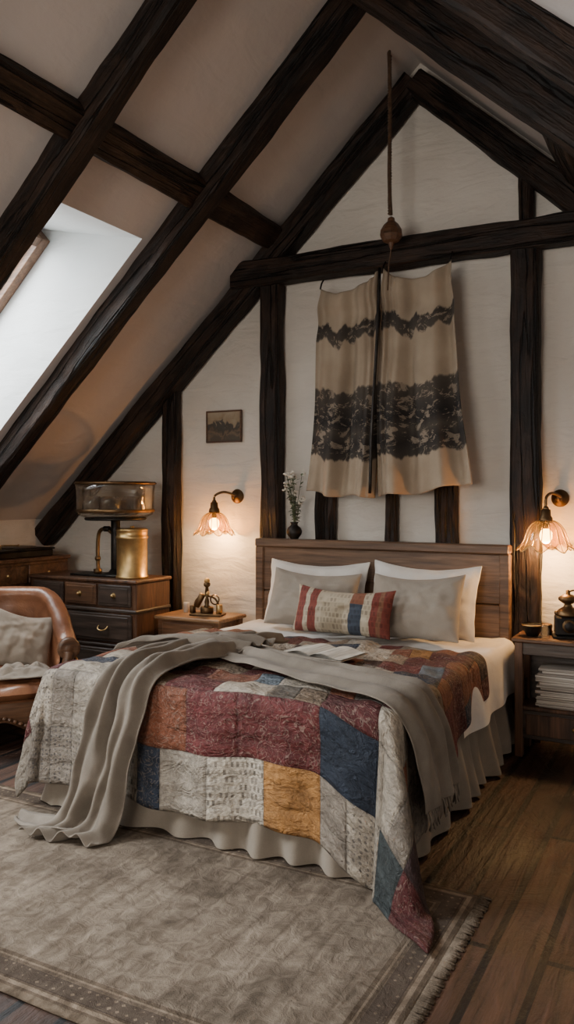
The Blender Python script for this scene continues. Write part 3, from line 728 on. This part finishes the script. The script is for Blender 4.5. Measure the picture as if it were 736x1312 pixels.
# ------------------------------------------------------------------ left nightstand + instrument
mb=MB()
X0,X1,Y0,Y1=-3.41,-2.90,4.50,4.83
mb.b2(X0-.01,X1+.01,Y0-.015,Y1+.01,.60,.625,1,.006)
mb.b2(X0+.02,X1-.02,Y0+.012,Y1,.42,.60,0)
mb.b2(X0+.05,X1-.05,Y0,Y0+.015,.45,.58,0,.005)
mb.sph(((X0+X1)/2,Y0-.012,.515),.013,2); mb.lathe([(.018,-.002),(.026,0),(.018,.002)],((X0+X1)/2,Y0-.014,.50),2,20,rot=(pi/2,0,0),caps=False)
for x in (X0+.03,X1-.03):
    for y in (Y0+.03,Y1-.03): mb.b2(x-.022,x+.022,y-.022,y+.022,0,.60,0)
mb.b2(X0+.03,X1-.03,Y0+.03,Y1-.03,.16,.18,0)
mb.done('nightstand',[WALNUT,OAK,DKBRASS])
mb=MB()
mb.b2(-.11,.12,-.06,.06,0,.014,0,.005)
mb.cyl((-.0,0,.035),.045,.045,0); mb.lathe([(.03,.05),(.014,.07),(.018,.09),(.010,.12),(.016,.15),(.010,.19),(.022,.20),(.024,.215),(.0,.24)],(0,0,0),0,24)
mb.sph((0,0,.235),.02,1)
mb.cyl((-.055,0,.10),.022,.10,0,rot=(0,.5,0)); mb.tube([(-.09,0,.015),(-.085,0,.09),(-.03,0,.13),(.05,0,.12),(.085,0,.07),(.09,0,.015)],.007,0,8,6)
mb.lathe([(.028,-.006),(.036,0),(.028,.006)],(.065,-.02,.11),0,24,rot=(pi/2,0,0),caps=False)
mb.cyl((.09,0,.045),.022,.06,1); mb.cyl((.02,-.03,.155),.012,.07,1,rot=(pi/2,0,.3))
mb.cyl((-.1,-.02,.04),.018,.05,0)
mb.done('brass_microscope',[DKBRASS,BRASS],(-3.10,4.66,.6255),(0,0,.2))
PORC,_b=newmat('dish_porcelain',.3,0,(.5,.46,.4)); _n=noi(PORC,coords(PORC,'Object'),20,3); lk(PORC,ramp(PORC,_n,[(.3,(.42,.38,.32)),(.7,(.6,.56,.5))]),_b.inputs['Base Color'])
mb=MB(); mb.lathe([(0,0),(.018,0),(.02,.05),(.022,.07),(.019,.07),(.016,.01),(0,.008)],(0,0,0),0,20,caps=False)
mb.done('small_bottle',[PORC],(-3.30,4.70,.6255))

# ------------------------------------------------------------------ right nightstand
mb=MB()
X0,X1,Y0,Y1=-1.0,-.36,4.57,4.83
mb.b2(X0-.015,X1+.015,Y0-.015,Y1+.01,.635,.66,1,.006)
for x in (X0+.022,X1-.022):
    for y in (Y0+.022,Y1-.022): mb.b2(x-.022,x+.022,y-.022,y+.022,0,.635,0)
mb.b2(X0+.03,X1-.03,Y0+.01,Y0+.03,.565,.635,2); mb.b2(X0+.01,X0+.03,Y0+.03,Y1-.03,.565,.635,0); mb.b2(X1-.03,X1-.01,Y0+.03,Y1-.03,.565,.635,0)
mb.b2(X0+.03,X1-.03,Y1-.03,Y1-.015,.10,.635,2)
mb.b2(X0+.01,X0+.025,Y0+.04,Y1-.03,.10,.40,0)
mb.b2(X0+.02,X1-.02,Y0+.01,Y1-.02,.26,.28,0)
mb.b2(X0+.03,X1-.03,Y0+.02,Y1-.03,.10,.26,2); mb.b2(X0+.06,X1-.06,Y0+.008,Y0+.02,.125,.24,0)
mb.sph(((X0+X1)/2,Y0-.004,.185),.014,3)
mb.done('nightstand',[WALNUTZ,WALNUT,DKWOOD,BRASS])
MAG,b=newmat('magazine_paper',.7)
s_=nd(MAG,'ShaderNodeSeparateXYZ'); lk(MAG,coords(MAG,'Object'),s_.inputs[0])
wn=nd(MAG,'ShaderNodeTexWhiteNoise'); wn.noise_dimensions='1D'; lk(MAG,mth(MAG,'FLOOR',mth(MAG,'MULTIPLY',s_.outputs[2],220)),wn.inputs['W'])
lk(MAG,ramp(MAG,wn.outputs['Value'],[(0,(.16,.13,.11)),(.4,(.36,.31,.26)),(1,(.62,.56,.49))]),b.inputs['Base Color'])
mb=MB(); z=0
for i in range(15):
    h_=random.uniform(.010,.020); mb.box((random.uniform(-.012,.012),random.uniform(-.008,.008),z+h_/2),(.40+random.uniform(-.03,.03),.17,h_*.94),0,(0,0,random.uniform(-.06,.06)),.002); z+=h_
mb.done('magazine_stack',[MAG],(-.68,4.68,.2805))
mb=MB()
mb.b2(-.085,.085,-.07,.07,0,.016,0,.005); mb.b2(-.07,.07,-.058,.058,.016,.12,0,.008)
mb.cyl((0,-.064,.07),.036,.02,1,rot=(pi/2,0,0)); mb.cyl((0,-.078,.07),.026,.02,0,rot=(pi/2,0,0))
mb.lathe([(.062,.12),(.064,.13),(.05,.155),(.025,.17),(.018,.185),(.03,.19),(.05,.205),(.052,.22),(.03,.235),(.012,.24),(.012,.26),(0,.265)],(0,0,0),1,28)
mb.tube([(0,0,.25),(.03,0,.262),(.075,0,.262)],.005,1,8,4); mb.sph((.08,0,.275),.014,0)
mb.sph((-.06,0,.135),.014,1); mb.sph((.06,0,.135),.014,1)
mb.done('coffee_grinder',[IRON,DKBRASS],(-.735,4.70,.6605),(0,0,.25))
mb=MB(); mb.lathe([(0,0),(.03,0),(.034,.006),(.05,.035),(.056,.06),(.058,.062),(.052,.058),(.045,.035),(.028,.012),(0,.01)],(0,0,0),0,32,caps=False)
mb.lathe([(.055,.058),(.061,.062),(.055,.066)],(0,0,0),1,32,caps=False); mb.sph((.01,0,.03),.018,1); mb.sph((-.02,.01,.028),.015,0)
mb.done('trinket_bowl',[IRON,BRASS],(-.92,4.66,.6605))
mb=MB(); mb.lathe([(0,0),(.022,0),(.024,.01),(.024,.05),(.018,.062),(.02,.07),(.016,.07),(.014,.01),(0,.008)],(0,0,0),0,24,caps=False)
mb.done('glass_jar',[GLASS],(-.845,4.62,.6605))
mb=MB(); mb.lathe([(0,0),(.03,0),(.032,.004),(.031,.04),(.033,.042),(.033,.056),(.028,.060),(0,.062)],(0,0,0),0,28)
mb.done('small_tin',[DKBRASS],(-.86,4.75,.6605))

# ------------------------------------------------------------------ dresser
mb=MB()
X0,X1,Y0,Y1=-4.44,-3.47,4.36,4.74
zt_=.87
mb.b2(X0,X1,Y0,Y1,.06,.66,1,.006); mb.b2(X0+.0,X1-.0,Y0-.0,Y1,.66,.845,1,.006)
mb.b2(X0-.015,X1+.015,Y0-.02,Y1+.01,.845,zt_,1,.008)
mb.b2(X0-.012,X1+.012,Y0-.022,Y1,.645,.668,0,.006)
mb.b2(X0-.008,X1+.008,Y0-.014,Y1,.405,.425,0,.005); mb.b2(X0-.01,X1+.01,Y0-.02,Y1,.05,.10,0,.005)
w_=(X1-X0-.06)/3
for i in range(3):
    xa=X0+.03+i*w_; mb.b2(xa+.008,xa+w_-.008,Y0-.018,Y0,.685,.832,0 if i!=1 else 2,.007)
    mb.b2(xa+.03,xa+w_-.03,Y0-.022,Y0-.016,.705,.812,0 if i!=1 else 2,.004)
    mb.sph((xa+w_/2,Y0-.034,.76),.013,3); mb.lathe([(.018,-.003),(.02,0),(.0,.006)],(xa+w_/2,Y0-.022,.76),3,16,rot=(pi/2,0,0))
for za,zb_ in ((.44,.635),(.265,.395),(.11,.25)):
    mb.b2(X0+.035,X1-.035,Y0-.016,Y0,za,zb_,0,.007); mb.b2(X0+.06,X1-.06,Y0-.021,Y0-.014,za+.02,zb_-.02,0,.004)
    for x in ((X0*.72+X1*.28),(X0*.28+X1*.72)):
        zc=(za+zb_)/2
        mb.tube([(x-.04,Y0-.02,zc+.01),(x-.035,Y0-.04,zc-.008),(x,Y0-.042,zc-.018),(x+.035,Y0-.04,zc-.008),(x+.04,Y0-.02,zc+.01)],.005,3,8,4)
for x in (X0+.05,X1-.05):
    for y in (Y0+.05,Y1-.05): mb.lathe([(.03,.06),(.036,.04),(.02,.0)],(x,y,0),0,16)
mb.done('chest_of_drawers',[DKWOOD,WALNUTZ,WALNUT,BRASS])
mb=MB()
X0,X1,Y0,Y1=-4.86,-4.49,3.95,4.80
mb.b2(X0,X1,Y0,Y1,.05,.955,0,.005); mb.b2(X0,X1+.02,Y0-.02,Y1+.01,.955,.985,0,.006)
mb.b2(X0+.02,X1-.02,Y0+.02,Y1-.02,0,.05,1)
for k in range(2):
    ya=Y0+.03+k*.40
    for za,zb_ in ((.80,.935),(.60,.78),(.34,.58),(.09,.32)):
        mb.b2(X1,X1+.014,ya,ya+.385,za,zb_,0,.006); mb.sph((X1+.022,ya+.19,(za+zb_)/2),.013,2)
mb.done('side_cabinet',[WALNUT,DKWOOD,BRASS])
mb=MB()
mb.b2(-.15,.15,-.27,.27,0,.05,0,.006); mb.b2(-.16,.16,-.28,.28,.05,.062,0,.004)
mb.cyl((0,.06,.07),.13,.012,1,40); mb.cyl((0,.06,.08),.006,.02,2,12); mb.tube([(.10,-.2,.07),(.10,-.2,.095),(.09,-.05,.09),(.05,.02,.082)],.005,2,8,5)
mb.done('record_player',[IRON,DKWOOD,BRASS],(-4.67,4.40,.9855))

# glass basin apparatus
mb=MB()
R_=.283; zb_=.42; zt2=.66
mb.lathe([(0,zb_),(R_*.80,zb_),(R_*.93,zb_+.02),(R_*.96,zb_+.05),(R_*.97,zb_+.19),(R_,zt2),(R_*.985,zt2),(R_*.95,zb_+.19),(R_*.93,zb_+.055),(R_*.85,zb_+.03),(0,zb_+.012)],(0,0,0),0,56,caps=False)
mb.lathe([(R_*.99,zt2-.008),(R_*1.03,zt2),(R_*.99,zt2+.012),(R_*.95,zt2)],(0,0,0),1,56,caps=False)
mb.lathe([(R_*.955,zb_+.035),(R_*.985,zb_+.045),(R_*.965,zb_+.058)],(0,0,0),1,56,caps=False)
mb.lathe([(.0,zb_-.02),(.21,zb_-.02),(.22,zb_-.01),(.21,zb_),(0,zb_)],(0,0,0),2,40,caps=False)
for k in range(5):
    a=k*1.3; mb.lathe([(.04,0),(.07,.03),(.075,.09),(.05,.13),(.045,.13),(.07,.09),(.066,.035),(0,.01)],(.14*cos(a),.14*sin(a),zb_+.02),0,20,caps=False)
mb.cyl((-.0,0,.20),.033,.40,2,20); mb.lathe([(.10,0),(.11,.008),(.09,.02),(.05,.03),(.035,.05)],(0,0,0),2,28)
mb.b2(-.34,-.02,-.10,.08,0,.014,2,.004)
mb.tube([(-.16,0,.015),(-.165,0,.2),(-.15,0,.31),(-.09,0,.335),(-.02,0,.30)],.014,1,12,6); mb.sph((-.165,0,.12),.022,1)
mb.cyl((-.165,0,.03),.03,.03,1); mb.cyl((-.08,0,.335),.02,.05,2,rot=(0,pi/2,0))
mb.done('glass_basin_stand',[GLASS,DKBRASS,IRON],(-3.80,4.54,.8705))
mb=MB()
mb.lathe([(0,0),(.108,0),(.112,.006),(.112,.014),(.106,.02),(.106,.27),(.112,.276),(.112,.29),(.106,.296),(.108,.33),(.112,.335),(.10,.345),(0,.35)],(0,0,0),0,48)
mb.tube([(0,0,.35),(0,0,.362)],.015,0,10,1)
mb.done('brass_canister',[BRASS],(-3.62,4.50,.8705))

# ------------------------------------------------------------------ armchair
mb=MB()
def crosspt(k,H):
    pts=[(0,.24),(-.015,.36),(-.01,.46),(.0,H-.12)]
    for i in range(11):
        a=pi+.5-i*(pi+1.6)/10
        pts.append((.055+.058*cos(a),H-.052+.052*sin(a)))
    pts+= [(.055,H-.16),(.05,.40),(.045,.20)]
    return pts[k]
NK=18
def path(th):
    W_=.32
    s=abs(th); sg=1 if th>=0 else -1
    if s<.55:
        a=s/.55*pi/2; return Vector((sg*W_*sin(a),.30*cos(a),0)),Vector((sg*sin(a),cos(a),0))
    f=(s-.55)/.45
    return Vector((sg*(W_+.02*sin(f*pi)),-.30*f,0)),Vector((sg,0,0))
def hgt(th): 
    s=abs(th); return .595+.265*sm((.72-s)/.45)-.02*sin(pi*max(0,(s-.6)/.4))
def shell(u,v_):
    th=u*2-1; k=int(round(v_*(NK-1))); H=hgt(th); p,n=path(th); o_,z=crosspt(k,H)
    q_=p+n*o_; w=.008*noise.noise(Vector((th*7,z*8,2)))
    return Vector((q_.x+n.x*w,q_.y+n.y*w,z))
mb.grid(shell,70,NK-1,0)
for sg in (-1,1):
    mb.lathe([(.0,.012),(.02,.014),(.03,.006),(.045,.012),(.062,.008),(.066,-.01),(.066,-.03)],(sg*.375,-.305,.548),1,24,rot=(pi/2,0,0))
    mb.tube([(sg*.375,-.305,.53),(sg*.355,-.32,.45),(sg*.325,-.34,.38),(sg*.33,-.345,.30),(sg*.34,-.335,.22)],lambda t:.034-.008*sin(t*pi),1,10,5)
    mb.tube([(sg*.33,-.33,.20),(sg*.355,-.36,.14),(sg*.345,-.36,.07),(sg*.335,-.35,.03),(sg*.345,-.37,.0)],lambda t:.042-.024*t,1,10,5)
    mb.tube([(sg*.26,.27,.2),(sg*.27,.29,.1),(sg*.28,.31,0)],lambda t:.035-.012*t,1,10,4)
mb.box((0,-.03,.235),(.66,.60,.09),0,None,.03,3)
def apr(u,v_):
    x=(u-.5)*.64; zlow=.135+.035*cos(x*18)*1+.02*abs(x)/.32
    z=zlow+(.275-zlow)*v_
    return (x,-.345-.02*cos(x/.32*pi/2)-.008*sin(v_*pi),z+.0)
mb.grid(apr,48,8,1)
for i in range(22):
    x=-.30+.60*i/21; mb.sph((x,-.368-.012*cos(x*4.9),.165+.03*cos(x*18)),.014,1,(1,.6,.8),8)
def cushn(sd):
    def fn(u,v_):
        a=u*2-1;c_=v_*2-1
        f=max(0,(1-abs(a)**4)*(1-abs(c_)**4))**.5
        tuft=.012*(cos(a*10)*cos(c_*10))
        return (a*.315,-.06+c_*.31-(.02*(1-a*a) if c_<0 else 0),.325+sd*.06*f+(tuft*f if sd>0 else 0))
    return fn
mb.grid(cushn(1),36,36,0); mb.grid(cushn(-1),20,20,0)
for i in range(46):
    th=-1+2*i/45; p,n=path(th); mb.sph(Vector((p.x+n.x*.098,p.y+n.y*.098,hgt(th)-.115)),.007,2,(1,1,1),6)
ch_rot=math.atan2(.77,.64)
CH=(-3.83,3.50)
mb.done('leather_armchair',[LEATHER,WALNUT,BRASS],(CH[0],CH[1],0),(0,0,ch_rot),solid=0)
fw=Vector((.77,-.64,0)); rt=Vector((.64,.77,0))
p=Vector((CH[0],CH[1],0))+fw*(.0)+rt*.12
pillow('throw_pillow',.40,.38,.15,CUSH,(p.x,p.y,.575),(r(-28),r(14),ch_rot),0,31)
mb=MB()
def cl_(u,v_):
    a=u*2-1;c_=v_*2-1; rr=1-.15*noise.noise(Vector((a*2,c_*2,3)))
    h_=.030*noise.noise(Vector((a*3,c_*5,9)))+.018*sin(c_*9+a*3)
    e=max(abs(a),abs(c_))
    return (a*.17*rr,c_*.11*rr,.012+max(0,(.035+h_)*(1-e**3)))
mb.grid(cl_,40,40,0)
p=Vector((CH[0],CH[1],0))+fw*.22+rt*.12
mb.done('folded_scarf',[GREY],(p.x,p.y,.392),(0,0,ch_rot),solid=.006)

# ------------------------------------------------------------------ camera
cd=bpy.data.cameras.new('camera'); cam=bpy.data.objects.new('camera',cd); COL.objects.link(cam); scene.camera=cam
cam.location=(0,0,1.45); cam.rotation_euler=(pi/2,0,math.radians(28))
cd.sensor_fit='VERTICAL'; cd.sensor_height=36; cd.lens=1040/1312*36; cd.shift_y=-22/1312; cd.clip_start=.05
